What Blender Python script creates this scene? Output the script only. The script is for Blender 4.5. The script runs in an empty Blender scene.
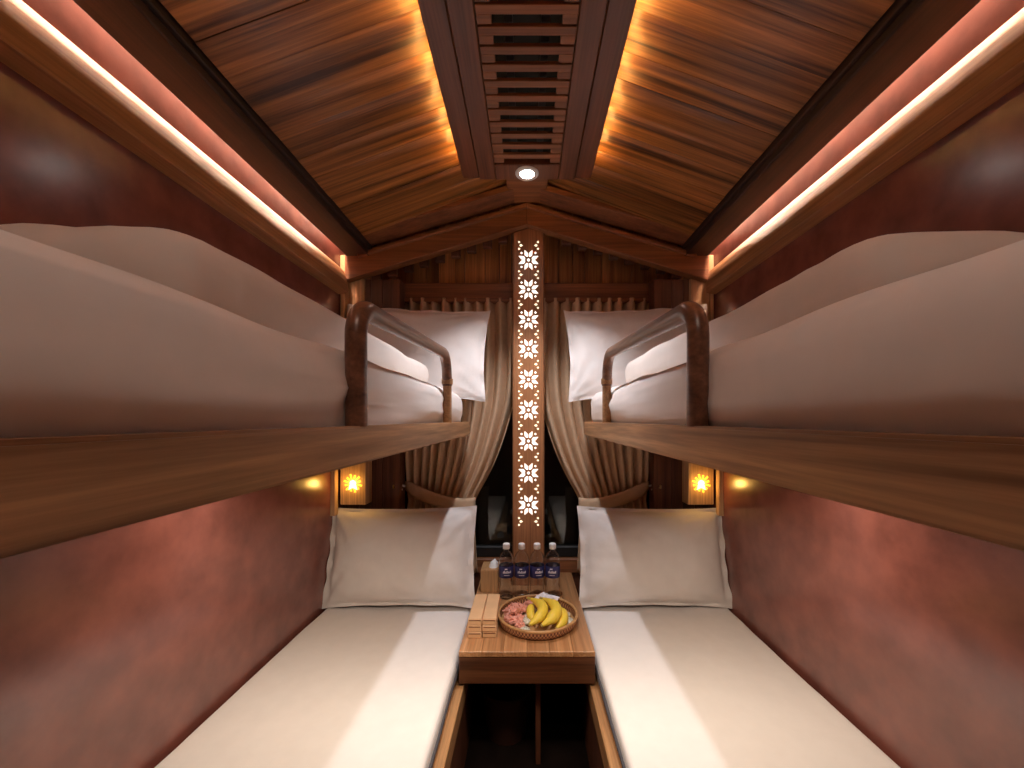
import bpy, bmesh, math, random
from mathutils import Vector, Matrix, noise
random.seed(7)
PI = math.pi
D = bpy.data
COL = bpy.context.scene.collection
SC = bpy.context.scene
H = 1.38            # eye height: all z below are written relative to it, floor at -H
F = 400.0
VX, VY = 527.0, 424.0

# ---------------------------------------------------------------- camera, world, exposure
cd = D.cameras.new('camera'); cam = D.objects.new('camera', cd); COL.objects.link(cam)
cam.location = (0, 0, H); cam.rotation_euler = (PI / 2, 0, 0)
cd.sensor_fit = 'HORIZONTAL'; cd.sensor_width = 36.0; cd.lens = F / 1024 * 36
cd.shift_x = -(VX - 512) / 1024; cd.shift_y = (VY - 384) / 1024
cd.clip_start = 0.02
SC.camera = cam
w = D.worlds.new('night'); SC.world = w; w.use_nodes = True
w.node_tree.nodes['Background'].inputs[0].default_value = (0.25, 0.32, 0.36, 1)
w.node_tree.nodes['Background'].inputs[1].default_value = 0.02
SC.view_settings.view_transform = 'Standard'; SC.view_settings.look = 'None'
SC.view_settings.gamma = 1; SC.view_settings.use_curve_mapping = False
SC.view_settings.exposure = 0.0


def area(name, loc, sx, sy, power, col, direction, parent=None, spread=PI):
    l = D.lights.new(name, 'AREA'); l.shape = 'RECTANGLE'; l.size = sx; l.size_y = sy
    l.energy = power; l.color = col; l.spread = spread
    o = D.objects.new(name, l); COL.objects.link(o)
    q = Vector(direction).normalized().to_track_quat('-Z', 'Y' if abs(direction[1]) < .9 else 'X')
    o.rotation_euler = q.to_euler()
    o.location = Vector(loc) + Vector((0, 0, H))
    if parent:
        o.location = Vector(loc) - org(parent); o.parent = parent
    return o


# ---------------------------------------------------------------- materials
def nodes(m):
    m.use_nodes = True
    return m.node_tree, m.node_tree.nodes['Principled BSDF']


def mat(name, col, rough=.5, noise_amt=0, nscale=8, bump=0, bscale=40, spec=.5, sheen=0, coat=0, metal=0):
    m = D.materials.new(name); t, b = nodes(m)
    b.inputs['Base Color'].default_value = (*col, 1); b.inputs['Roughness'].default_value = rough
    b.inputs['Specular IOR Level'].default_value = spec; b.inputs['Metallic'].default_value = metal
    b.inputs['Sheen Weight'].default_value = sheen; b.inputs['Coat Weight'].default_value = coat
    tc = t.nodes.new('ShaderNodeTexCoord')
    if noise_amt:
        n = t.nodes.new('ShaderNodeTexNoise'); n.inputs['Scale'].default_value = nscale; n.inputs['Detail'].default_value = 6
        t.links.new(tc.outputs['Object'], n.inputs['Vector'])
        r = t.nodes.new('ShaderNodeValToRGB'); r.color_ramp.elements[0].position = .3; r.color_ramp.elements[1].position = .7
        r.color_ramp.elements[0].color = (*[c * (1 - noise_amt) for c in col], 1)
        r.color_ramp.elements[1].color = (*[min(1, c * (1 + noise_amt)) for c in col], 1)
        t.links.new(n.outputs[0], r.inputs[0]); t.links.new(r.outputs[0], b.inputs['Base Color'])
    if bump:
        n2 = t.nodes.new('ShaderNodeTexNoise'); n2.inputs['Scale'].default_value = bscale; n2.inputs['Detail'].default_value = 5
        t.links.new(tc.outputs['Object'], n2.inputs['Vector'])
        bp = t.nodes.new('ShaderNodeBump'); bp.inputs['Strength'].default_value = bump; bp.inputs['Distance'].default_value = .01
        t.links.new(n2.outputs[0], bp.inputs['Height']); t.links.new(bp.outputs[0], b.inputs['Normal'])
    return m


def wood(name, dark, light, axis='Y', rough=.4, island=.0, scale=1.0, coat=0.0, contrast=(.3, .72)):
    m = D.materials.new(name); t, b = nodes(m); N = t.nodes.new; L = t.links.new
    tc = N('ShaderNodeTexCoord'); mp = N('ShaderNodeMapping')
    s = {'X': (.8, 26, 26), 'Y': (26, .8, 26), 'Z': (26, 26, .8), 'C': (.8, 30, .3)}[axis]
    mp.inputs['Scale'].default_value = [v * scale for v in s]
    geo = N('ShaderNodeNewGeometry'); add = N('ShaderNodeVectorMath'); add.operation = 'MULTIPLY_ADD'
    add.inputs[1].default_value = (7.3, 3.1, 9.7)
    L(geo.outputs['Random Per Island'], add.inputs[0]); L(tc.outputs['Object'], add.inputs[2])
    L(add.outputs[0], mp.inputs['Vector'])
    n = N('ShaderNodeTexNoise'); n.inputs['Scale'].default_value = 1.0; n.inputs['Detail'].default_value = 8
    n.inputs['Roughness'].default_value = .62; n.inputs['Distortion'].default_value = .25
    L(mp.outputs[0], n.inputs['Vector'])
    r = N('ShaderNodeValToRGB'); e = r.color_ramp.elements
    e[0].position = contrast[0]; e[0].color = (*dark, 1); e[1].position = contrast[1]; e[1].color = (*light, 1)
    L(n.outputs[0], r.inputs[0])
    last = r.outputs[0]
    # fine pores along the grain
    n2 = N('ShaderNodeTexNoise'); n2.inputs['Scale'].default_value = 5.0; n2.inputs['Detail'].default_value = 3
    L(mp.outputs[0], n2.inputs['Vector'])
    mr = N('ShaderNodeMapRange'); mr.inputs[1].default_value = .35; mr.inputs[2].default_value = .6
    mr.inputs[3].default_value = .72; mr.inputs[4].default_value = 1.0
    L(n2.outputs[0], mr.inputs[0])
    hs = N('ShaderNodeHueSaturation'); L(last, hs.inputs['Color'])
    if island:
        m2 = N('ShaderNodeMapRange'); m2.inputs[3].default_value = 1 - island; m2.inputs[4].default_value = 1 + island
        L(geo.outputs['Random Per Island'], m2.inputs[0])
        mu = N('ShaderNodeMath'); mu.operation = 'MULTIPLY'; L(mr.outputs[0], mu.inputs[0]); L(m2.outputs[0], mu.inputs[1])
        L(mu.outputs[0], hs.inputs['Value'])
    else:
        L(mr.outputs[0], hs.inputs['Value'])
    L(hs.outputs[0], b.inputs['Base Color'])
    b.inputs['Roughness'].default_value = rough; b.inputs['Coat Weight'].default_value = coat; b.inputs['Coat Roughness'].default_value = .25
    bp = N('ShaderNodeBump'); bp.inputs['Strength'].default_value = .18; bp.inputs['Distance'].default_value = .004
    L(n.outputs[0], bp.inputs['Height']); L(bp.outputs[0], b.inputs['Normal'])
    return m


def emit(name, col, strength):
    m = D.materials.new(name); t, b = nodes(m)
    b.inputs['Base Color'].default_value = (*col, 1)
    b.inputs['Emission Color'].default_value = (*col, 1); b.inputs['Emission Strength'].default_value = strength
    return m


def glassy(name, col, rough=.02, ior=1.45):
    m = D.materials.new(name); t, b = nodes(m)
    b.inputs['Base Color'].default_value = (*col, 1); b.inputs['Roughness'].default_value = rough
    b.inputs['Transmission Weight'].default_value = 1; b.inputs['IOR'].default_value = ior
    return m


W_CEIL = wood('ceiling planks', (.060, .017, .004), (.50, .20, .055), 'C', .36, .35, 1.0, contrast=(.36, .64))
W_GABLE = wood('gable planks', (.22, .075, .022), (.66, .29, .10), 'Z', .45, .42)
W_DARK_Y = wood('dark wood along', (.016, .005, .002), (.050, .017, .008), 'Y', .7)
W_DARK_X = wood('dark wood across', (.14, .045, .020), (.34, .125, .052), 'X', .5)
W_DARK_Z = wood('dark wood upright', (.07, .022, .012), (.20, .07, .034), 'Z', .45, .3)
W_MID_Y = wood('brown wood along', (.16, .062, .026), (.40, .18, .078), 'Y', .45)
W_MID_X = wood('brown wood across', (.17, .055, .018), (.38, .145, .055), 'X', .5)
W_BOARD = wood('bunk board wood', (.25, .115, .045), (.68, .38, .18), 'Y', .42, coat=.15, contrast=(.34, .66))
W_COVE = wood('cove board wood', (.30, .125, .045), (.50, .25, .11), 'Y', .5)
W_TABLE = wood('table top wood', (.36, .15, .055), (.70, .37, .17), 'Y', .3, .18, coat=.3)
W_APRON = wood('table apron wood', (.07, .022, .010), (.20, .075, .030), 'X', .4)
W_LIGHT_Z = wood('pale wood upright', (.50, .27, .12), (.80, .50, .27), 'Z', .45)
W_RAIL = wood('glossy rail wood', (.09, .030, .015), (.34, .155, .085), 'Y', .36, coat=.3)
W_POST = wood('light column wood', (.42, .17, .07), (.60, .28, .125), 'Z', .4)
W_SIDE = wood('bed side wood', (.36, .17, .07), (.60, .33, .15), 'Y', .4)
KRAFT = mat('pale kraft card', (.74, .46, .25), .6, .06, 14)
KRAFT_LINE = mat('dark kraft line', (.25, .11, .05), .6, .08, 20)
TISSUE_BOX = wood('tissue box wood', (.48, .25, .10), (.66, .38, .18), 'Z', .45)
VINYL = mat('red brown vinyl', (.19, .060, .044), .22, .26, 10, .03, 10, spec=1.0)
SHEET = mat('white cotton', (.80, .76, .74), .85, .02, 20, .25, 9, sheen=.1)
SHEET_PULLED = mat('pulled white cotton', (.86, .79, .75), .85, .02, 20, .55, 9, sheen=.1)
_n = SHEET_PULLED.node_tree
for _x in _n.nodes:      # long pulls run along the bunk
    if _x.type == 'TEX_NOISE' and _x.inputs['Scale'].default_value == 9:
        _m = _n.nodes.new('ShaderNodeMapping'); _m.inputs['Scale'].default_value = (1.0, .16, 1.7); _x.inputs['Detail'].default_value = 1.5
        _m.inputs['Rotation'].default_value = (.10, 0, 0)
        _c = [k for k in _n.nodes if k.type == 'TEX_COORD'][0]
        _n.links.new(_c.outputs['Object'], _m.inputs[0]); _n.links.new(_m.outputs[0], _x.inputs['Vector'])
    if _x.type == 'BUMP': _x.inputs['Distance'].default_value = .014
SHEET2 = mat('cream duvet cotton', (.80, .72, .66), .9, .02, 20, .3, 8, sheen=.1)
PILLOW = mat('pillow cotton', (.80, .75, .72), .85, .02, 20, .25, 12, sheen=.1)
CURTAIN = mat('beige curtain cloth', (.66, .46, .30), .85, .06, 30, .2, 120)
BLACK = mat('black gap', (.008, .007, .007), .6)
EDGE_LINE = mat('dark grey piping', (.07, .065, .075), .7)
FLOORM = mat('dark floor covering', (.010, .006, .005), .9, .3, 12, spec=.05)
BINM = mat('dark brown bin', (.06, .025, .018), .4)
METAL = mat('brass', (.6, .42, .2), .3, metal=1)
STEEL = mat('lamp ring white', (.75, .7, .66), .35)
GLASS_W = glassy('window glass', (.55, .62, .60), .0, 1.5)
PET = glassy('clear plastic bottle', (.97, .98, 1), .05, 1.40)
CAP = mat('white bottle cap', (.93, .92, .94), .4)
LABEL = mat('navy bottle label', (.03, .03, .13), .4, .25, 60)
LABEL_INK = mat('white label lettering', (.8, .8, .9), .5)
BANANA = mat('banana peel', (.86, .62, .06), .45, .06, 25)
BANANA_TIP = mat('banana stem', (.45, .33, .08), .6)
CANDY = mat('salmon pink wrapper', (.85, .33, .25), .3, .35, 60, .6, 90)
SACHET = mat('patterned grey green sachet', (.62, .58, .46), .35, .45, 140, .3, 60)
FOIL = mat('white crinkled wrapper', (.82, .78, .84), .25, .1, 60, .7, 60)
WICKER = wood('rattan rim', (.42, .20, .07), (.72, .42, .18), 'X', .5)
TISSUE = mat('white tissue', (.88, .88, .88), .9)
LED_WARM = emit('amber led strip', (1, .54, .15), 62)
LED_CREAM = emit('cream led strip', (1, .66, .47), 120)
LED_DOWN = emit('downlight disc', (1, .93, .88), 40)
STAR = emit('lit white cutout', (1, .94, .84), 1.7)
STAR_SIDE = emit('lit cream cutout', (1, .88, .62), 1.3)
SUN = emit('lit yellow cutout', (1, .62, .05), 1.15)
SUN_CORE = emit('lit yellow core', (1, .86, .40), 2.2)

# woven tray side: basket weave from two waves
WEAVE = D.materials.new('woven rattan'); _t, _b = nodes(WEAVE)
_tc = _t.nodes.new('ShaderNodeTexCoord'); _w = _t.nodes.new('ShaderNodeTexChecker')
_uv = _t.nodes.new('ShaderNodeMapping'); _uv.inputs['Scale'].default_value = (150, 7, 1)
_t.links.new(_tc.outputs['UV'], _uv.inputs[0]); _t.links.new(_uv.outputs[0], _w.inputs[0])
_w.inputs['Scale'].default_value = 1
_w.inputs[1].default_value = (.50, .25, .12, 1); _w.inputs[2].default_value = (.13, .04, .02, 1)
_t.links.new(_w.outputs[0], _b.inputs['Base Color']); _b.inputs['Roughness'].default_value = .55

# ---------------------------------------------------------------- object helpers
ORG = {}


def org(o):
    return ORG[o.name]


def thing(name, label, cat, loc=(0, 0, 0), group=None, kind=None):
    o = D.objects.new(name, None); COL.objects.link(o)
    o.empty_display_size = .05
    o.location = Vector(loc) + Vector((0, 0, H)); ORG[o.name] = Vector(loc)
    if label: o['label'] = label
    if cat: o['category'] = cat
    if group: o['group'] = group
    if kind: o['kind'] = kind
    return o


def obj(name, bm, m, parent=None, smooth=35, local=False, kind=None, label=None, cat=None, group=None):
    me = D.meshes.new(name)
    bmesh.ops.recalc_face_normals(bm, faces=bm.faces[:])
    bm.to_mesh(me); bm.free()
    for mm in (m if isinstance(m, (list, tuple)) else [m]): me.materials.append(mm)
    if smooth:
        me.shade_smooth(); me.set_sharp_from_angle(angle=math.radians(smooth))
    o = D.objects.new(name, me); COL.objects.link(o)
    if parent:
        o.parent = parent
        if not local:
            p = parent; off = Vector(ORG.get(p.name, (0, 0, 0)))
            if p.type == 'MESH': off = Vector(p.get('_o', (0, 0, 0)))
            me.transform(Matrix.Translation(-off)); ORG[o.name] = off; o['_o'] = off
    else:
        o.location = (0, 0, H); o['_o'] = (0, 0, 0); ORG[o.name] = Vector((0, 0, 0))
    if kind: o['kind'] = kind
    if label: o['label'] = label
    if cat: o['category'] = cat
    if group: o['group'] = group
    return o


def struct(name, bm, m, **k):
    return obj(name, bm, m, kind='structure', **k)


def merge(bm, b2, mi=0):
    for f in b2.faces: f.material_index = mi
    me = D.meshes.new('tmp'); b2.to_mesh(me); b2.free(); bm.from_mesh(me); D.meshes.remove(me)


def box(bm, x0, x1, y0, y1, z0, z1, bev=.002, mi=0, seg=1):
    b = bmesh.new(); bmesh.ops.create_cube(b, size=1)
    x0, x1 = sorted((x0, x1)); y0, y1 = sorted((y0, y1)); z0, z1 = sorted((z0, z1))
    for v in b.verts:
        v.co = Vector(((x0 + x1) / 2 + v.co.x * (x1 - x0), (y0 + y1) / 2 + v.co.y * (y1 - y0), (z0 + z1) / 2 + v.co.z * (z1 - z0)))
    if bev: bmesh.ops.bevel(b, geom=b.edges[:], offset=bev, segments=seg, affect='EDGES', clamp_overlap=True)
    merge(bm, b, mi); return bm


def prism(bm, pts, axis, a, c, bev=0, mi=0):
    """pts: 2-D outline; axis 'Y' -> pts are (x,z), 'Z' -> (x,y), 'X' -> (y,z)"""
    b = bmesh.new()
    def mk(p, t):
        return {'Y': (p[0], t, p[1]), 'Z': (p[0], p[1], t), 'X': (t, p[0], p[1])}[axis]
    A = [b.verts.new(mk(p, a)) for p in pts]; B = [b.verts.new(mk(p, c)) for p in pts]
    b.faces.new(A); b.faces.new(B[::-1]); n = len(pts)
    for i in range(n): b.faces.new((A[i], B[i], B[(i + 1) % n], A[(i + 1) % n]))
    if bev: bmesh.ops.bevel(b, geom=b.edges[:], offset=bev, segments=1, affect='EDGES', clamp_overlap=True)
    merge(bm, b, mi); return bm


def tube(bm, pts, rad, seg=12, mi=0, flat=1.0, up=(1, 0, 0)):
    b = bmesh.new(); rings = []
    n = len(pts); pts = [Vector(p) for p in pts]
    for i, p in enumerate(pts):
        d = (pts[min(i + 1, n - 1)] - pts[max(i - 1, 0)]).normalized()
        u = Vector(up); u = (u - d * u.dot(d)).normalized(); v = d.cross(u)
        r = rad[i] if isinstance(rad, (list, tuple)) else rad
        rings.append([b.verts.new(p + u * r * math.cos(2 * PI * k / seg) + v * r * flat * math.sin(2 * PI * k / seg)) for k in range(seg)])
    for i in range(n - 1):
        for k in range(seg):
            b.faces.new((rings[i][k], rings[i][(k + 1) % seg], rings[i + 1][(k + 1) % seg], rings[i + 1][k]))
    b.faces.new(rings[0][::-1]); b.faces.new(rings[-1])
    merge(bm, b, mi); return bm


def lathe(bm, prof, c=(0, 0, 0), seg=32, mi=0, uv=False, sx=1, sy=1, caps=True):
    b = bmesh.new(); rings = []
    for r, z in prof:
        rings.append([b.verts.new((c[0] + sx * r * math.cos(2 * PI * k / seg), c[1] + sy * r * math.sin(2 * PI * k / seg), c[2] + z)) for k in range(seg)])
    L = b.loops.layers.uv.new('UVMap') if uv else None
    for i in range(len(prof) - 1):
        for k in range(seg):
            f = b.faces.new((rings[i][k], rings[i][(k + 1) % seg], rings[i + 1][(k + 1) % seg], rings[i + 1][k]))
            if uv:
                for lp, q in zip(f.loops, ((k, i), (k + 1, i), (k + 1, i + 1), (k, i + 1))):
                    lp[L].uv = (q[0] / seg, q[1] / (len(prof) - 1))
    if caps and prof[0][0] > 1e-5: b.faces.new(rings[0][::-1])
    if caps and prof[-1][0] > 1e-5: b.faces.new(rings[-1])
    bmesh.ops.remove_doubles(b, verts=b.verts[:], dist=1e-6)
    merge(bm, b, mi); return bm


def axis_coords(a, b, r, n):
    k = 4
    lo = [a + r * (1 - math.cos(PI / 2 * i / k)) for i in range(k)]
    hi = [b - (v - a) for v in lo][::-1]
    mid = [a + r + (b - a - 2 * r) * i / n for i in range(n + 1)]
    return lo + mid + hi


def softbox(x0, x1, y0, y1, z0, z1, r, step=.03, disp=None):
    x0, x1 = sorted((x0, x1))
    cs = [axis_coords(a, b, r, max(1, int((b - a - 2 * r) / step))) for a, b in ((x0, x1), (y0, y1), (z0, z1))]
    n = [len(c) for c in cs]; bm = bmesh.new(); V = {}
    lo = Vector((x0 + r, y0 + r, z0 + r)); hi = Vector((x1 - r, y1 - r, z1 - r))

    def g(i, j, k):
        if (i, j, k) not in V:
            p = Vector((cs[0][i], cs[1][j], cs[2][k]))
            q = Vector([min(max(p[a], lo[a]), hi[a]) for a in range(3)]); d = p - q
            if d.length > 1e-9: d.normalize(); p = q + d * r
            if disp: p = p + disp(p, d)
            V[i, j, k] = bm.verts.new(p)
        return V[i, j, k]
    for i in range(n[0] - 1):
        for j in range(n[1] - 1):
            for k in (0, n[2] - 1):
                bm.faces.new((g(i, j, k), g(i + 1, j, k), g(i + 1, j + 1, k), g(i, j + 1, k)))
    for i in range(n[0] - 1):
        for k in range(n[2] - 1):
            for j in (0, n[1] - 1):
                bm.faces.new((g(i, j, k), g(i + 1, j, k), g(i + 1, j, k + 1), g(i, j, k + 1)))
    for j in range(n[1] - 1):
        for k in range(n[2] - 1):
            for i in (0, n[0] - 1):
                bm.faces.new((g(i, j, k), g(i, j + 1, k), g(i, j + 1, k + 1), g(i, j, k + 1)))
    return bm


def nz(p, s, seed=0):
    return noise.noise(Vector((p[0] * s[0] + seed, p[1] * s[1] + seed * 1.7, p[2] * s[2] - seed)))


def wall_x(z):          # side walls lean in a little towards the roof
    return 1.035 - .019 * (z + .93)


def P(px, py, Y):
    return Vector(((px - VX) / F * Y, Y, (VY - py) / F * Y))


# ================================================================ the room
YB = -.55          # wall behind the camera
YW = 2.20          # wall with the window
bm = bmesh.new(); box(bm, -1.1, 1.1, YB - .1, 2.6, -H - .05, -H, 0); struct('floor', bm, FLOORM)
for s, side in ((-1, 'left'), (1, 'right')):
    bm = bmesh.new()
    prism(bm, [(s * wall_x(-H), -H), (s * wall_x(1.03), 1.03), (s * 1.12, 1.03), (s * 1.12, -H)], 'Y', YB - .05, 2.55)
    struct('wall_' + side, bm, VINYL)
# window wall: a pier at each side of the opening, a low panel below it
for s, side in ((-1, 'left'), (1, 'right')):
    bm = bmesh.new()
    xs = [.70, .745, .80, .865, .93, 1.06]
    for a, c in zip(xs[:-1], xs[1:]):
        box(bm, s * a, s * (c - .002), YW + (.0 if a in (.70,) else .012), YW + .10, -H, .80, .002)
    struct('wall_window_' + side, bm, W_DARK_Z)
bm = bmesh.new(); box(bm, -.70, .70, 2.385, 2.44, -H, -.885, 0); struct('wall_front', bm, W_DARK_Z)
bm = bmesh.new()
box(bm, -1.1, -.42, YB - .06, YB, -H, 1.3, 0); box(bm, .42, 1.1, YB - .06, YB, -H, 1.3, 0); box(bm, -.42, .42, YB - .06, YB, .62, 1.3, 0)
struct('wall_back', bm, W_DARK_Z)
d = thing('door_1', None, None, (0, YB, -H), kind='structure')
bm = bmesh.new(); box(bm, -.42, .42, YB - .05, YB - .015, -H, .62, .002)
for z0, z1 in ((-1.28, -.5), (-.42, .5)): box(bm, -.32, .32, YB - .016, YB - .006, z0, z1, .004)
obj('door_panel', bm, W_DARK_Z, d)
bm = bmesh.new(); tube(bm, [(.35, YB - .02, -.4), (.35, YB + .03, -.4), (.35, YB + .03, -.25), (.35, YB - .02, -.25)], .008)
obj('door_handle', bm, METAL, d)

# ceiling: planks run across, up from the side beams to the middle
z_edge, SL = .935, .37
for s in (-1, 1):
    bm = bmesh.new(); y = YB; k = 0
    while y < 2.0:
        wd = (.094, .118, .105, .125)[k % 4]; y1 = min(y + wd, 2.005); k += 1
        zj = random.uniform(-.0015, .0015)
        xj = None
        segs = [(.82, .085)] if not xj else [(.82, xj + .001), (xj - .001, .085)]
        for a, c in segs:
            za, zc = z_edge + (.84 - a) * SL + zj, z_edge + (.84 - c) * SL + zj
            prism(bm, [(s * a, za), (s * c, zc), (s * c, zc + .018), (s * a, za + .018)], 'Y', y + .0005, y1 - .0005, .0003)
        y = y1
    struct('ceiling', bm, W_CEIL)
# roof deck above (closes the cabin)
bm = bmesh.new()
for s in (-1, 1):
    prism(bm, [(s * 1.1, 1.02), (0, 1.36), (0, 1.40), (s * 1.1, 1.10)], 'Y', YB - .05, 2.55)
struct('ceiling_deck', bm, W_DARK_X)
bm = bmesh.new(); box(bm, -.10, .10, 1.80, 2.15, 1.175, 1.19, .002); struct('trim_ridge', bm, W_MID_X)
# long dark edge beams with the light slot behind them
for s in (-1, 1):
    bm = bmesh.new()
    box(bm, s * .842, s * .969, YB, 2.2, .900, 1.01, .004)
    box(bm, s * .828, s * .846, YB, 2.2, .925, .99, .003)
    struct('trim_%d' % (1 if s < 0 else 2), bm, W_DARK_Y)
    bm = bmesh.new(); box(bm, s * .965, s * 1.05, YB, 2.2, 1.009, 1.02, .001); struct('trim_slot', bm, W_DARK_Y)

# arch rafters in front of the gable
for s in (-1, 1):
    bm = bmesh.new()
    prism(bm, [(0, 1.180), (s * .975, .905), (s * .975, .770), (0, 1.070)], 'Y', 2.14, 2.20, .003)
    prism(bm, [(0, 1.172), (s * .90, .905), (s * .90, .885), (0, 1.150)], 'Y', 2.115, 2.14, .003)
    struct('trim_rafter', bm, W_MID_X)
    bm = bmesh.new()
    prism(bm, [(0, 1.225), (s * .95, .94), (s * .95, .915), (0, 1.195)], 'Y', 2.00, 2.14, .002)
    struct('trim_recess', bm, W_DARK_X)
# gable wall: upright boards
bm = bmesh.new(); x = -1.02; k = 0
while x < 1.02:
    wd = (.07, .10, .055, .12, .085)[k % 5]; k += 1
    box(bm, x, x + wd - .003, 2.352 + (k % 2) * .006, 2.40, .74, 1.30, .002); x += wd
struct('wall_gable', bm, W_GABLE)
bm = bmesh.new(); x = -.95
while x < .95:      # short blocks under the rafters
    if abs(x) > .12:
        z = 1.10 - .30 * abs(x); box(bm, x, x + .05, 2.215, 2.25, z - .045, z + .05, .003)
    x += .088
struct('trim_blocks', bm, W_DARK_Z)
bm = bmesh.new(); box(bm, -1.03, 1.03, 2.30, 2.36, .700, .812, .004); box(bm, -1.03, 1.03, 2.285, 2.30, .70, .72, .003)
struct('trim_header', bm, W_DARK_X)
# corner trims
for s in (-1, 1):
    bm = bmesh.new(); box(bm, s * .975, s * 1.0, 2.14, 2.20, .0, .905, .003)
    struct('trim_corner', bm, W_LIGHT_Z)
    bm = bmesh.new(); box(bm, s * .895, s * .975, 2.185, 2.30, .30, .80, .003)
    struct('trim_pier', bm, W_LIGHT_Z)
    bm = bmesh.new(); box(bm, s * 1.0, s * 1.03, 2.085, 2.12, -.48, -.09, .003)
    struct('trim_panel_edge', bm, W_LIGHT_Z)

# window
wn = thing('window_1', None, None, (0, 2.42, -.8), kind='structure')
bm = bmesh.new()
box(bm, -.78, -.70, 2.40, 2.46, -.80, .75, .003); box(bm, .70, .78, 2.40, 2.46, -.80, .75, .003)
box(bm, -.70, .70, 2.40, 2.46, -.80, -.735, .006); box(bm, -.70, .70, 2.40, 2.46, .68, .75, .006)
obj('window_frame', bm, BLACK, wn)
bm = bmesh.new(); box(bm, -.70, .70, 2.43, 2.436, -.74, .69, 0); obj('window_pane', bm, GLASS_W, wn)
bm = bmesh.new(); box(bm, -.70, .70, 2.372, 2.46, -.885, -.80, .004); obj('window_sill', bm, W_MID_X, wn)
bm = bmesh.new(); box(bm, -.9, .9, 2.56, 2.58, -1.2, .9, 0)
obj('night_backdrop', bm, mat('dark night backdrop', (.012, .016, .018), .35), wn)  # added dark backdrop standing in for the night outside the glass

# ================================================================ centre ceiling panel with vent
cp = thing('ceiling_panel', 'long dark wooden centre panel of the ceiling with a slatted vent', 'ceiling panel', (0, 1.0, 1.05))
ZP = 1.05; K = .955
bm = bmesh.new()
for s in (-1, 1):
    box(bm, s * .134, s * .202, YB + .02, 1.72, ZP, ZP + .035, .003)
    box(bm, s * .204, s * .274, YB + .02, 1.72, ZP + .006, ZP + .037, .003)
box(bm, -.133, .133, 1.622, 1.72, ZP, ZP + .035, .003)
box(bm, -.133, .133, YB + .02, .30, ZP, ZP + .035, .003)
obj('frame', bm, wood('panel frame wood', (.12, .036, .014), (.24, .082, .034), 'Y', .4), cp)
for k in range(24):
    y1 = 1.616 - k * .0559
    if y1 < .36: break
    bm = bmesh.new()
    box(bm, -.132, .132, y1 - .028, y1 - .003, ZP + .002, ZP + .014, .0015)      # slat at far side
    # a notched board: solid band plus two end tabs, slot between
    box(bm, -.132, -.092, y1 - .0535, y1 - .0265, ZP + .002, ZP + .014, .0015)
    box(bm, .092, .132, y1 - .0535, y1 - .0265, ZP + .002, ZP + .014, .0015)
    o = obj('vent_slat', bm, W_MID_X, cp)
    for v in o.data.vertices:                     # slot lies beside the far line: mirror in Y about the slat centre
        yc = (y1 - .0282) - 1.0
        v.co.y = 2 * yc - v.co.y
bm = bmesh.new(); box(bm, -.133, .133, .30, 1.622, ZP + .05, ZP + .06, 0)
obj('vent_duct', bm, BLACK, cp)
bm = bmesh.new()
for x in (-.05, .05): box(bm, x - .012, x + .012, .30, 1.622, ZP + .025, ZP + .035, .001)
obj('vent_bar', bm, mat('dark steel', (.06, .06, .065), .4, metal=.6), cp)
for s in (-1, 1):
    bm = bmesh.new(); box(bm, s * .258, s * .268, YB + .05, 1.71, ZP + .0375, ZP + .0405, 0)
    led = obj('led_strip', bm, LED_WARM, cp)

def downlight(y, label, power, col, cone, blend, soft):
    dl = thing('downlight', label, 'downlight', (0, y, ZP))
    bm = bmesh.new(); lathe(bm, [(.030, -.006), (.044, -.007), (.049, -.003), (.049, .003), (.030, .002)], (0, y, ZP), 32, caps=False)
    obj('trim_ring', bm, STEEL, dl)
    bm = bmesh.new(); lathe(bm, [(.0, -.0052), (.018, -.0050), (.030, -.0045), (.030, .0)], (0, y, ZP), 32)
    obj('lens', bm, LED_DOWN, dl)
    l = D.lights.new('downlight_lamp', 'SPOT'); l.energy = power; l.color = col; l.shadow_soft_size = soft
    l.spot_size = math.radians(cone); l.spot_blend = blend
    o = D.objects.new('downlight_lamp', l); COL.objects.link(o); o.parent = dl; o.location = (0, 0, -.035)
downlight(1.674, 'small round lit downlight at the window end of the ceiling vent', 49, (.96, .95, 1), 100, .75, .022)
downlight(-.02, 'added small round fill downlight, out of view, at the door end of the ceiling panel', 7.5, (1, .82, .68), 175, .6, .06)  # added unseen fill lamp, lifts the dark upper bunks and curtains


# ================================================================ coves, bunks, bedding on each side
TILT = Matrix.Translation((0, .95, H)) @ Matrix.Rotation(.0112, 4, 'X') @ Matrix.Translation((0, -.95, -H))   # the bunks rise a touch towards the window


def settle(o):
    o.matrix_world = TILT @ Matrix.Translation(o.location)


def crease(side, seed, amp_y=.006, face=1):
    def f(p, d):
        o = Vector((0, 0, 0))
        a = .004 * nz(p, (3, 2.2, 3), seed)
        # long horizontal pulls on the aisle face
        if d.x * side < -.3:
            zt = (p.z) / .15
            a += .014 * nz(p, (1, 1.4, 30), seed + 3) * max(0, 1.2 - p.z / .14) + .006 * nz(p, (1, 4, 60), seed + 5)
            a += .010 * math.sin(max(0, min(1, zt)) * PI)
        if d.z > .5: a += .004 * nz(p, (9, 6, 1), seed + 9)
        return d * a
    return f


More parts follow.
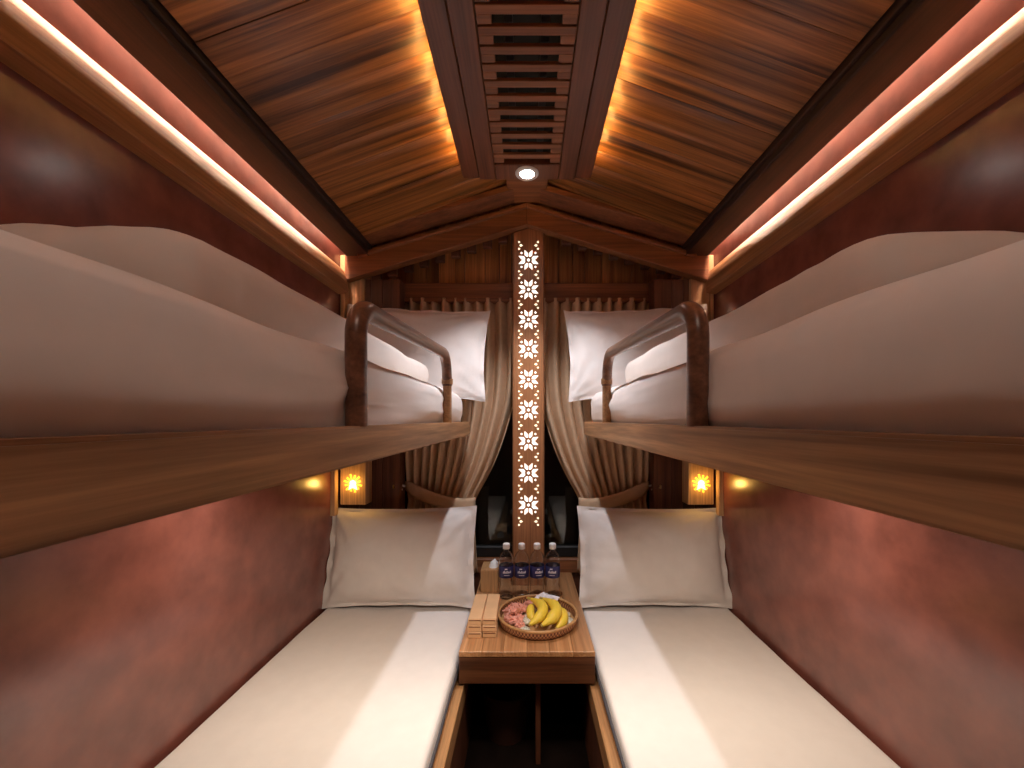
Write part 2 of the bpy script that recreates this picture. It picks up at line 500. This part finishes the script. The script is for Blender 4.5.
def pillow(name, label, w, h, T, M, seed, pinch=.05, flange=.035, group=None, ears=(0, 0, 0, 0)):
    n = 40; bm = bmesh.new(); G = {}
    def surf(u, v, sgn):
        fu, fv = 1 - pinch * (1 - v * v), 1 - pinch * .9 * (1 - u * u)
        x, y = w / 2 * u * fu, h / 2 * v * fv
        c = (abs(u * v)) ** 6; rc = 1 - .025 * abs(u * v) ** 8; x *= rc; y *= rc
        ei = (1 if u > 0 else 0) + (2 if v > 0 else 0)
        x += c * ears[ei] * (1 if u > 0 else -1) * .7; y += c * ears[ei] * (1 if v > 0 else -1)
        uu, vv = min(1, abs(u) / (1 - flange)), min(1, abs(v) / (1 - flange))
        t = T * (max(0, 1 - uu ** 2.6) ** .55) * (max(0, 1 - vv ** 2.6) ** .55)
        edge = max(abs(u), abs(v))
        r = math.hypot(u, v)
        ang = math.atan2(abs(v) - 1.0, abs(u) - 1.0)
        wr = .012 * noise.noise(Vector((ang * 6 + seed, seed, sgn))) * min(1, max(0, (r - .55) * 1.6)) * (1 if t > .004 else .4)
        wr += .010 * noise.noise(Vector((u * 2 + seed, v * 2, seed * 2)))
        wr += .004 * noise.noise(Vector((u * 7 + seed, v * 5, seed + 4)))
        # edge seam ripple
        rip = .006 * math.sin(12 * (u if abs(v) > abs(u) else v) + seed) * (1 if edge > .96 else 0)
        return Vector((x, y, sgn * (t + .0022) + wr * (1 if sgn > 0 else .3) + rip))
    for sgn in (1, -1):
        for i in range(n + 1):
            for j in range(n + 1):
                u, v = math.sin(PI / 2 * (2 * i / n - 1)) * .35 + (2 * i / n - 1) * .65, math.sin(PI / 2 * (2 * j / n - 1)) * .35 + (2 * j / n - 1) * .65
                if i in (0, n) or j in (0, n):
                    if sgn == -1: G[sgn, i, j] = G[1, i, j]; continue
                G[sgn, i, j] = bm.verts.new(surf(u, v, sgn))
        for i in range(n):
            for j in range(n):
                q = (G[sgn, i, j], G[sgn, i + 1, j], G[sgn, i + 1, j + 1], G[sgn, i, j + 1])
                try: bm.faces.new(q if sgn > 0 else q[::-1])
                except ValueError: pass
    bmesh.ops.transform(bm, matrix=M, verts=bm.verts[:])
    return obj(name, bm, PILLOW, smooth=70, label=label, cat='pillow', group=group)


def pose(center, tilt, yaw=0, roll=0):
    """local x -> world x, local y -> up (leaning back by tilt), local z -> towards the camera"""
    M = Matrix(((1, 0, 0), (0, 0, -1), (0, 1, 0))).to_4x4()
    return (Matrix.Translation(center) @ Matrix.Rotation(yaw, 4, 'Z') @ Matrix.Rotation(-tilt, 4, 'X') @ Matrix.Rotation(roll, 4, 'Y') @ M)


for s, side in ((-1, 'left'), (1, 'right')):
    # ---- cove
    cv = thing('cove_light', '%s long wooden cove board glowing against the red wall' % side, 'cove light', (s * 1.0, .9, .69))
    bm = bmesh.new()
    prism(bm, [(s * .955, .700), (s * .959, .755), (s * .966, .790), (s * .978, .817), (s * .994, .834), (s * 1.012, .838), (s * 1.012, .69)], 'Y', YB + .02, 2.135, .002)
    obj('cove_board', bm, W_COVE, cv)
    bm = bmesh.new(); box(bm, s * .972, s * .994, YB + .05, 2.12, 1.004, 1.008, 0)
    obj('led_strip', bm, LED_CREAM, cv)

    # ---- upper bunk
    ub = thing('upper_bunk', '%s upper bunk with a wooden side board and a curved guard rail' % side, 'bunk', (s * .65, 1.0, -.085))
    bm = bmesh.new(); box(bm, s * .300, s * .332, -.30, 2.12, -.070, -.001, .004, seg=2)
    obj('side_board', bm, W_BOARD, ub)
    bm = bmesh.new(); box(bm, s * .332, s * 1.012, -.30, 2.12, -.064, -.046, .002)
    obj('platform', bm, W_MID_Y, ub)
    bm = bmesh.new()
    X = s * .3165; pts = [(X, .742, -.002), (X, .742, .10), (X, .742, .165)]
    for k in range(1, 8):
        a = k / 8 * PI / 2; pts.append((X, .742 + .06 * (1 - math.cos(a)), .165 + .06 * math.sin(a)))
    pts += [(X, .802 + t * .70, .225 + t * .038) for t in (0, .25, .5, .75, 1)]
    for k in range(1, 7):
        a = k / 6 * PI / 2; pts.append((X, 1.502 + .08 * math.sin(a), .263 - .08 * (1 - math.cos(a))))
    pts += [(X, 1.588, .165), (X, 1.59, .145)]
    tube(bm, pts, .0195, 16)
    obj('guard_rail', bm, W_RAIL, ub, smooth=60)
    bm = bmesh.new(); tube(bm, [(X, 1.59, .165), (X, 1.59, .10), (X, 1.59, -.002)], .0175, 14)
    tube(bm, [(X, 1.59, .172), (X, 1.59, .150)], .0225, 14)
    obj('rail_post', bm, W_SIDE, ub, smooth=60)
    settle(ub)
    bm = bmesh.new(); box(bm, s * .920, s * .950, -.2, 2.08, -.0695, -.0645, 0)
    obj('led_strip', bm, STEEL, ub)
    area('bunk_glow', (s * .935, 1.20, -.0715), .02, 1.9, 9.2, (1, .83, .65), (s * .35, 0, -1), ub, math.radians(150))

    # ---- bedding above
    bm = softbox(s * .338, s * 1.0, -.28, 2.10, -.043, .151, .056, .025, crease(s, 3 + s))
    o = obj('mattress', bm, SHEET_PULLED, smooth=70, label='white sheeted mattress on the %s upper bunk' % side, cat='mattress'); settle(o)
    def dd(p, d, s=s):
        a = .014 * nz(p, (3, 2.4, 5), 21 + s) + .005 * nz(p, (12, 6, 12), 31 + s)
        e = max(0, 1 - abs(p.y - .56) / .3)          # puckered near end
        a += e * (.010 * nz(p, (9, 16, 14), 8 + s)) + max(0, .62 - p.y) * .25 * math.sin(max(0, min(1, (p.z - .156) / .13)) * PI)
        o = d * a
        o.z += .010 * max(0, (p.z - .15) / .13) * nz(p, (1, 1.3, 1), 5)
        return o
    bm = softbox(s * .470, s * .995, .545, 1.96, .158, .287, .052, .025, dd)
    o = obj('folded_duvet', bm, SHEET2, smooth=70, label='folded cream duvet lying on the %s upper bunk' % side, cat='duvet'); settle(o)
    pillow('pillow', 'white pillow propped by the curtain on the %s upper bunk' % side, .76, .50, .060,
           pose(Vector((s * .585, 2.09, .375)), math.radians(13), s * -.04, s * math.radians(-2)), 11 + 5 * s, ears=(.012, .012, .016, .016), flange=.05)

    # ---- lower berth
    lb = thing('lower_berth', '%s lower berth box with a wooden front rail beside the table' % side, 'berth', (s * .65, 1.0, -H))
    bm = bmesh.new(); box(bm, s * .246, s * .285, -.35, 2.19, -1.10, -1.018, .003)
    obj('side_rail', bm, W_SIDE, lb)
    bm = bmesh.new(); box(bm, s * .252, s * .275, -.35, 2.19, -H, -1.10, .002)
    obj('front_panel', bm, W_DARK_Z, lb)
    bm = bmesh.new(); box(bm, s * .285, s * 1.02, -.35, 2.19, -1.06, -1.03, .002)
    obj('platform', bm, W_MID_Y, lb)
    def lm(p, d, s=s):
        a = .004 * nz(p, (3, 2, 3), 41 + s) + .0016 * nz(p, (10, 8, 10), 44)
        return d * a
    bm = softbox(s * .278, s * 1.022, -.34, 2.185, -1.026, -.930, .022, .035, lm)
    lmx = obj('mattress', bm, SHEET, smooth=70, label='white sheeted mattress on the %s lower berth' % side, cat='mattress')
    bm = bmesh.new(); pts = []
    for i in range(60):
        y = -.3 + 2.4 * i / 59
        pts.append((s * (.2765 + .003 * noise.noise(Vector((y * 4, s, 2)))), y, -.978 + .008 * noise.noise(Vector((y * 2.5, 3 + s, 1)))))
    tube(bm, pts, .0065, 8)
    obj('edge_line', bm, EDGE_LINE, lmx, smooth=60)  # dark tube drawing a line along the mattress edge
    pillow('pillow', 'white pillow leaning on the window wall on the %s lower berth' % side, .785, .49, .082,
           pose(Vector((s * .650, 2.062, -.679)), math.radians(13), s * .03, s * math.radians(1.0)), 23 + 7 * s,
           pinch=.042, ears=(.015, .015, .010, .010), flange=.07)

    # ---- reading lamp
    cx, cz = s * .925, -.325
    rl = thing('reading_light', '%s square wooden wall light with a yellow sunburst, under the upper bunk' % side, 'wall light', (cx, 2.2, -.43))
    bm = bmesh.new(); box(bm, cx - .068, cx + .068, 2.125, 2.212, -.43, -.19, .003)
    obj('housing', bm, W_LIGHT_Z, rl)
    bm = bmesh.new(); zc = -.315
    for k in range(12):
        a = 2 * PI * k / 12 + PI / 12
        r0, r1, hw = .024, .050 if k % 2 else .044, .0052
        ca, sa = math.cos(a), math.sin(a)
        pts = [(cx + ca * r0 - sa * hw * .5, zc + sa * r0 + ca * hw * .5), (cx + ca * r1 - sa * hw, zc + sa * r1 + ca * hw),
               (cx + ca * r1 + sa * hw, zc + sa * r1 - ca * hw), (cx + ca * r0 + sa * hw * .5, zc + sa * r0 - ca * hw * .5)]
        prism(bm, pts, 'Y', 2.1235, 2.126)
    obj('sunburst_cutout', bm, SUN, rl)
    bm = bmesh.new()
    prism(bm, [(cx + .018 * math.cos(a), zc + .018 * math.sin(a)) for a in [2 * PI * k / 8 for k in range(8)]], 'Y', 2.1225, 2.126)
    prism(bm, [(cx - .018, zc - .01), (cx + .018, zc - .01), (cx + .024, zc - .036), (cx, zc - .024), (cx - .024, zc - .036)], 'Y', 2.1230, 2.126)
    obj('lit_core', bm, SUN_CORE, rl)
    l = D.lights.new('reading_glow', 'POINT'); l.energy = .4; l.color = (1, .55, .12); l.shadow_soft_size = .02
    o = D.objects.new('reading_glow', l); COL.objects.link(o); o.parent = rl; o.location = (0, -.105, .115)

    # ---- curtain
    ct = thing('curtain', '%s beige curtain swept aside by a tieback at the window' % side, 'curtain', (s * .5, 2.31, -.8))
    inner = [(.72, .055), (.50, .050), (.25, .058), (.10, .075), (-.10, .135), (-.25, .195), (-.38, .265), (-.44, .305), (-.50, .315), (-.62, .300), (-.86, .285)]
    outer = [(.72, .735), (.25, .730), (-.10, .705), (-.38, .690), (-.44, .685), (-.52, .695), (-.86, .715)]
    def lerp(tab, z):
        for (za, xa), (zb, xb) in zip(tab[:-1], tab[1:]):
            if za >= z >= zb:
                t = (za - z) / (za - zb); t = t * t * (3 - 2 * t) if 0 else t
                return xa + (xb - xa) * t
        return tab[-1][1]
    nu, nv = 170, 60; bm = bmesh.new(); G = []
    for j in range(nv + 1):
        z = .72 - 1.58 * j / nv; row = []
        zi = sum(lerp(inner, min(.72, max(-.86, z + dz))) for dz in (-.06, -.03, 0, .03, .06)) / 5; zo = lerp(outer, z)
        tie = math.exp(-((z + .44) / .10) ** 2)
        for i in range(nu + 1):
            u = i / nu
            ph = u * 11 * 2 * PI + 2.2 * noise.noise(Vector((u * 5, 0, s * 3))) + .6 * noise.noise(Vector((u * 3, z * 1.5, s)))
            am = (.036 * (1 - .55 * tie)) * (.75 + .5 * noise.noise(Vector((u * 9, z * .8, 4 + s))))
            yy = 2.315 + am * math.sin(ph) + .006 * math.sin(2 * ph + 1)
            uu = u + .010 * math.cos(ph)
            x = zi + (zo - zi) * min(1.01, max(0, uu))
            row.append(bm.verts.new((s * x, yy, z)))
        G.append(row)
    for j in range(nv):
        for i in range(nu):
            bm.faces.new((G[j][i], G[j][i + 1], G[j + 1][i + 1], G[j + 1][i]))
    o = obj('drape', bm, CURTAIN, ct, smooth=80)
    md = o.modifiers.new('thickness', 'SOLIDIFY'); md.thickness = .003
    # tieback band: a sagging strap wrapped round the front of the drape
    bm = bmesh.new(); n = 30; rows = []
    for i in range(n + 1):
        t = i / n
        x = .300 + t * (.700 - .300); zc2 = -.465 + .115 * t ** 1.35 - .012 * math.sin(PI * t)
        hw = .042 - .006 * math.sin(PI * t)
        if t > .9: hw = .036 - (t - .9) * .15
        yc = 2.262 + .040 * (abs(2 * t - 1) ** 6) + .002 * math.sin(t * 30)
        rows.append([bm.verts.new((s * x, yc + (.004 if k in (0, 4) else 0), zc2 + hw * (k / 2 - 1))) for k in range(5)])
    for i in range(n):
        for k in range(4): bm.faces.new((rows[i][k], rows[i + 1][k], rows[i + 1][k + 1], rows[i][k + 1]))
    o = obj('tieback', bm, mat('tieback cloth', (.68, .48, .31), .85, .05, 30, .15, 120), ct, smooth=80)
    md = o.modifiers.new('thickness', 'SOLIDIFY'); md.thickness = .006
    bm = bmesh.new(); tube(bm, [(s * .690, 2.262, -.352), (s * .722, 2.235, -.335), (s * .735, 2.215, -.345), (s * .725, 2.21, -.362), (s * .700, 2.245, -.368)], .0060, 8)
    obj('tieback_loop', bm, PILLOW, ct)
    hk = bmesh.new(); tube(hk, [(s * .728, 2.215, -.350), (s * .730, 2.188, -.350), (s * .728, 2.182, -.334)], .005, 8)
    obj('curtain_hook', hk, METAL, label='small hook holding the tieback of the %s curtain' % side, cat='hook')

# ================================================================ light column between the curtains
lc = thing('light_column', 'tall wooden light column with glowing star cutouts between the curtains', 'light column', (.006, 2.2, -.88))
CX, YC = .008, 2.18
bm = bmesh.new()
prism(bm, [(CX - .082, -.88), (CX + .082, -.88), (CX + .082, 1.045), (CX, 1.068), (CX - .082, 1.045)], 'Y', YC, 2.235, .003)
obj('column_board', bm, W_POST, lc)
bm = bmesh.new()
for s in (-1, 1): box(bm, CX + s * .080, CX + s * .087, YC + .004, 2.24, -.88, 1.04, .001)
obj('edge_strip', bm, W_MID_Y, lc)
ys = [260, 289.5, 319.5, 349, 379.5, 410, 441, 473, 505]
def zpx(py): return (VY - py) / F * YC
def cutouts(bm, polys, cx, cz, sc):
    for p in polys: prism(bm, [(cx + a * sc, cz + b * sc) for a, b in p], 'Y', YC - .0015, YC + .002)
def rot(p, k):
    c, s_ = math.cos(k * PI / 2), math.sin(k * PI / 2)
    return [(a * c - b * s_, a * s_ + b * c) for a, b in p]
dot = [(.70, .58), (.82, .70), (.70, .82), (.58, .70)]
cdot = [(.15, 0), (.10, .10), (0, .15), (-.10, .10), (-.15, 0), (-.10, -.10), (0, -.15), (.10, -.10)]
for py in ys:
    bm = bmesh.new()
    # each arm split by a thin dark notch, as in a stitched star
    polys = [cdot]
    for k in range(4):
        polys += [rot([(-.05, .34), (-.20, .34), (-.38, .50), (-.40, 1.0), (-.05, .68)], k), rot([(.05, .34), (.20, .34), (.38, .50), (.40, 1.0), (.05, .68)], k)]
        polys.append(rot(dot, k))
    cutouts(bm, polys, CX, zpx(py), .054)
    obj('star_cutout', bm, STAR, lc, smooth=0)
tri = [[(-.98, .22), (-.82, .34), (-.98, .46), (-1.06, .34)], [(-.98, -.22), (-.82, -.34), (-.98, -.46), (-1.06, -.34)], [(-.78, -.14), (-.56, 0), (-.78, .14), (-.92, 0)]]
for k, py in enumerate([245.5] + [(a + b) / 2 for a, b in zip(ys[:-1], ys[1:])] + [521.5]):
    for s in (-1, 1):
        bm = bmesh.new(); cutouts(bm, [[(-s * a, b) for a, b in p] for p in tri], CX, zpx(py), .054)
        obj('dot_cutout', bm, STAR_SIDE, lc, smooth=0)

# ================================================================ table
tb = thing('table', 'small fixed wooden table between the lower berths under the window', 'table', (0, 1.95, -H))
bm = bmesh.new(); x = -.264; ws = [.088, .084, .094, .087, .090, .085]
for wd in ws:
    box(bm, x, x + wd - .0006, 1.545, 2.372, -.900, -.880, .0012); x += wd
obj('table_top', bm, W_TABLE, tb)
bm = bmesh.new(); box(bm, -.264, .264, 1.548, 1.572, -1.006, -.900, .002)
obj('apron', bm, W_APRON, tb)
bm = bmesh.new()
bm.free()
for s in (-1, 1):
    bm = bmesh.new(); box(bm, s * .243, s * .262, 1.572, 2.372, -1.0, -.900, .002)
    obj('side_apron', bm, W_APRON, tb)
bm = bmesh.new(); box(bm, .035, .055, 1.62, 2.37, -H, -1.0, .002); obj('support_panel', bm, W_DARK_Z, tb)

bn = thing('waste_bin', 'dark round waste bin on the floor under the table', 'waste bin', (-.09, 1.80, -H))
bm = bmesh.new(); lathe(bm, [(.085, 0), (.112, .20), (.116, .20), (.116, .21), (.108, .21), (.082, .01), (0, .01)], (-.09, 1.80, -H), 36)
obj('bucket', bm, BINM, bn)

# ---- bottles
def bottle(loc):
    r = thing('water_bottle', '', 'bottle', loc, 'water bottles in a row on the table')
    bm = bmesh.new(); R = .037
    prof = [(0, .003), (.018, .002), (.030, 0), (R, .010), (R, .018)]
    for k in range(6): prof += [(R - .002, .026 + k * .012), (R, .032 + k * .012)]
    prof += [(R, .108), (R - .001, .165), (R + .001, .172), (R + .001, .190), (R - .001, .204), (.031, .216), (.024, .226), (.016, .233), (.0135, .238), (.0135, .256)]
    prof += [(max(0.0, r_ - .0012), z_ + (.002 if z_ < .01 else 0)) for r_, z_ in prof[::-1]]
    lathe(bm, prof, (0, 0, 0), 28, caps=False); obj('bottle_body', bm, PET, r, smooth=60, local=True)
    bm = bmesh.new(); lathe(bm, [(.0165, .246), (.0175, .248), (.0175, .270), (.015, .273), (0, .273)], (0, 0, 0), 24); obj('cap', bm, CAP, r, local=True)
    bm = bmesh.new(); lathe(bm, [(R + .0004, .108), (R + .0008, .109), (R + .0008, .164), (R + .0004, .165)], (0, 0, 0), 32, caps=False)
    lb_ = obj('bottle_label', bm, LABEL, r, local=True)
    # worn white lettering, too small to read in the photo
    bm = bmesh.new(); a = -2.1
    for k in range(7):
        hgt = (.010, .014, .009, .013, .010, .009, .012)[k]; a2 = a + .11
        p = [Vector(((R + .0018) * math.cos(t), (R + .0018) * math.sin(t), z)) for t, z in ((a, .133), (a2, .133), (a2 + .03, .133 + hgt), (a + .03, .133 + hgt))]
        bm.faces.new([bm.verts.new(q) for q in p]); a += .16
    a = -1.95
    for z0, z1, da in ((.122, .1245, .75), (.152, .157, .35)):
        m_ = [Vector(((R + .0018) * math.cos(a + da * i / 8), (R + .0018) * math.sin(a + da * i / 8), z)) for i in range(9) for z in (z0, z1)]
        vv = [bm.verts.new(q) for q in m_]
        for i in range(8): bm.faces.new((vv[2 * i], vv[2 * i + 2], vv[2 * i + 3], vv[2 * i + 1]))
        a += .1
    obj('label_print', bm, LABEL_INK, lb_, local=True)
    return r


def copy_tree(o, parent=None):
    c = o.copy(); COL.objects.link(c)
    if parent: c.parent = parent
    for ch in list(o.children): copy_tree(ch, c)
    return c


b0 = bottle((-.105, 2.035, -.880))
spots = [(-.105, 'water bottle beside the tissue box, first of the row from the left'), (-.027, 'second water bottle from the left in the row on the table'),
         (.051, 'third water bottle from the left in the row on the table'), (.130, 'last water bottle at the right end of the row on the table')]
for k, (x, lab) in enumerate(spots):
    o = b0 if k == 0 else copy_tree(b0)
    o.location = (x, 2.035, H - .880); o['label'] = lab
    o.rotation_euler.z = (.12, .0, .25, -.15)[k]

# ---- tissue box
tx = thing('tissue_box', 'square wooden tissue box with a tissue poking out behind the bottles', 'tissue box', (-.17, 2.16, -.88))
bm = bmesh.new(); box(bm, -.243, -.152, 2.09, 2.225, -.880, -.764, .004, seg=2)
obj('box_body', bm, TISSUE_BOX, tx)
bm = bmesh.new(); n = 14; V = []
for i in range(n):
    a = 2 * PI * i / n; V.append(bm.verts.new((-.180 + .026 * math.cos(a), 2.15 + .035 * math.sin(a), -.765)))
V2 = []
for i in range(n):
    a = 2 * PI * i / n; r = .55 + .3 * random.random(); V2.append(bm.verts.new((-.176 + .026 * r * math.cos(a), 2.15 + .03 * r * math.sin(a), -.748 + .012 * random.random())))
top = bm.verts.new((-.172, 2.155, -.724))
for i in range(n):
    bm.faces.new((V[i], V[(i + 1) % n], V2[(i + 1) % n], V2[i])); bm.faces.new((V2[i], V2[(i + 1) % n], top))
obj('tissue', bm, TISSUE, tx, smooth=20)

# ---- kraft boxes: two stacks of three
names = {0: 'top', 1: 'middle', 2: 'bottom'}
proto = None
for c, (xc, yaw) in enumerate(((-.2145, .0), (-.1545, .0))):
    for k in range(3):
        z0 = -.880 + (2 - k) * .0265
        if proto is None:
            proto = thing('toiletry_box', '', 'box', (0, 0, 0), 'kraft boxes stacked on the table')
            bm = bmesh.new(); box(bm, -.0285, .0285, -.12, .12, .0, .0225, .0015); obj('carton', bm, KRAFT, proto, local=True)
            bm = bmesh.new(); box(bm, -.0265, .0265, -.1185, .1185, .0225, .0258, .0008); obj('carton_lid', bm, KRAFT_LINE if 0 else KRAFT, proto, local=True)
            bm = bmesh.new(); box(bm, -.024, .024, -.1208, -.1198, .016, .0205, 0); obj('front_line', bm, KRAFT_LINE, proto, local=True)  # dark strip drawing the line between stacked boxes
            o = proto
        else: o = copy_tree(proto)
        o.location = (xc + random.uniform(-.0012, .0012), 1.765 + random.uniform(-.003, .003), H + z0)
        o['label'] = '%s kraft box of the %s stack beside the tray' % (names[k], ('left', 'right')[c])

# ---- rattan tray
TX, TY, TZ = .047, 1.785, -.880
tr = thing('rattan_tray', 'round woven rattan tray holding bananas and snacks on the table', 'tray', (TX, TY, TZ))
bm = bmesh.new(); lathe(bm, [(.160, .001), (.170, .008), (.175, .020), (.177, .036), (.171, .036), (.166, .012)], (TX, TY, TZ), 96, uv=True, caps=False)
obj('woven_side', bm, WEAVE, tr, smooth=60)
bm = bmesh.new(); lathe(bm, [(.0, .004), (.164, .004), (.164, .010), (0, .010)], (TX, TY, TZ), 64)
obj('tray_base', bm, WICKER, tr)
bm = bmesh.new(); pts = [(TX + .1735 * math.cos(2 * PI * k / 72), TY + .1735 * math.sin(2 * PI * k / 72), TZ + .040) for k in range(73)]
tube(bm, pts, .0062, 10, up=(0, 0, 1)); obj('rim', bm, WICKER, tr, smooth=60)

ZT = TZ + .010
def banana(name, label, a, m, b, r, sc=1):
    """a tip, m bulge, b stem end"""
    root = thing(name, label, 'banana', a, 'bananas in the tray')
    a, m, b = Vector(a), Vector(m), Vector(b); n = 18; pts = []; rad = []
    for i in range(n + 1):
        t = i / n; p = a * (1 - t) ** 2 + m * 2 * t * (1 - t) + b * t * t; pts.append(p)
        rad.append(r * min(1, .30 + 3.2 * t if t < .22 else 1) * (1 if t < .72 else 1 - (t - .72) / .28 * .72))
    bm = bmesh.new(); tube(bm, pts, rad, 10, up=(0, .2, 1)); bmesh.ops.smooth_vert(bm, verts=bm.verts[:], factor=.2, use_axis_x=True, use_axis_y=True, use_axis_z=True)
    obj('peel', bm, BANANA, root, smooth=42)
    bm = bmesh.new(); d_ = (b - pts[-3]).normalized(); tube(bm, [b - d_ * .004, b + d_ * .018, b + d_ * .024], [r * .30, r * .24, r * .26], 8, up=(0, .2, 1)); obj('stem', bm, BANANA_TIP, root)
    bm = bmesh.new(); d_ = (pts[0] - pts[2]).normalized(); tube(bm, [a, a + d_ * .006], [r * .30, r * .16], 8, up=(0, .2, 1)); obj('tip', bm, BANANA_TIP, root)
    return root
banana('banana', 'curved yellow banana in the tray, the left of the two large ones', (.012, 1.655, ZT + .040), (.125, 1.72, ZT + .080), (.018, 1.845, ZT + .062), .0235)
banana('banana', 'curved yellow banana in the tray, the right of the two large ones', (.062, 1.650, ZT + .040), (.185, 1.70, ZT + .082), (.075, 1.850, ZT + .060), .025)
banana('banana', 'yellow banana mostly hidden behind the right large banana', (.122, 1.662, ZT + .022), (.185, 1.72, ZT + .034), (.145, 1.835, ZT + .030), .021)
banana('banana', 'short bit of banana showing left of the large bananas', (.030, 1.720, ZT + .022), (.000, 1.775, ZT + .036), (.030, 1.855, ZT + .034), .019)


def lump(name, label, cat, c, sx, sy, sz, m, seed, group, rz=0, sub=3, amp=.28, fr=2.2):
    bm = bmesh.new(); bmesh.ops.create_icosphere(bm, subdivisions=sub, radius=1)
    for v in bm.verts:
        p = v.co.copy(); k = 1 + amp * noise.noise(p * fr + Vector((seed, seed, 0))) + amp * .4 * noise.noise(p * fr * 3 + Vector((0, seed, 0)))
        v.co = Vector((p.x * k * sx, p.y * k * sy, p.z * k * sz))
    R_ = Matrix.Rotation(rz, 4, 'Z'); bmesh.ops.transform(bm, matrix=R_, verts=bm.verts[:])
    zmin = min(v.co.z for v in bm.verts)
    o = obj(name, bm, m, smooth=50, label=label, cat=cat, group=group)
    o.location = (c[0], c[1], H + c[2] - zmin); return o
cand = [(-.075, 1.800, 0), (-.035, 1.750, 0), (-.070, 1.735, 0), (-.020, 1.850, 0), (-.028, 1.803, .016), (-.060, 1.862, 0), (-.030, 1.695, 0), (.018, 1.890, 0), (-.055, 1.770, .024)]
wh = ['at the left rim of the tray', 'in the middle of the pink pile', 'at the lower left rim of the tray', 'at the back right of the pink pile', 'on top of the pink pile, right side',
      'at the back left rim of the tray', 'at the front of the pink pile', 'farthest back by the tray rim', 'on top of the pink pile, left side']
for k, (x, y, dz) in enumerate(cand):
    lump('wrapped_sweet', 'salmon pink wrapped sweet ' + wh[k], 'wrapped sweet', (x, y, ZT + dz), .028, .021, .016, CANDY, k * 3.1, 'pink wrapped sweets in the tray', rz=k * 1.3, amp=.62, fr=3.0)
sach = [(.005, 1.790, 0, 'patterned light sachet between pink sweets and bananas, middle one'), (.000, 1.735, .004, 'patterned light sachet in front of the others beside the bananas'), (.022, 1.830, .006, 'patterned light sachet behind the others near the banana stems'),
        (.170, 1.800, 0, 'pale sachet at the right rim of the tray, back one'), (.182, 1.745, 0, 'pale sachet at the right rim of the tray, front one'), (-.010, 1.672, 0, 'pale sachet at the front rim beside the banana tip')]
for k, (x, y, dz, lab) in enumerate(sach):
    lump('snack_sachet', lab, 'sachet', (x, y, ZT + dz), .027, .020, .011, SACHET, 40 + k * 2.7, 'light sachets in the tray', rz=.5 + k, amp=.2, fr=1.6)
lump('plastic_wrapper', 'crinkled whitish plastic wrapper behind the bananas at the tray rim', 'wrapper', (.092, 1.893, ZT + .004), .055, .026, .030, FOIL, 77, None, rz=-.3, amp=.5, fr=2.6)

for o in D.objects:
    if '_o' in o: del o['_o']
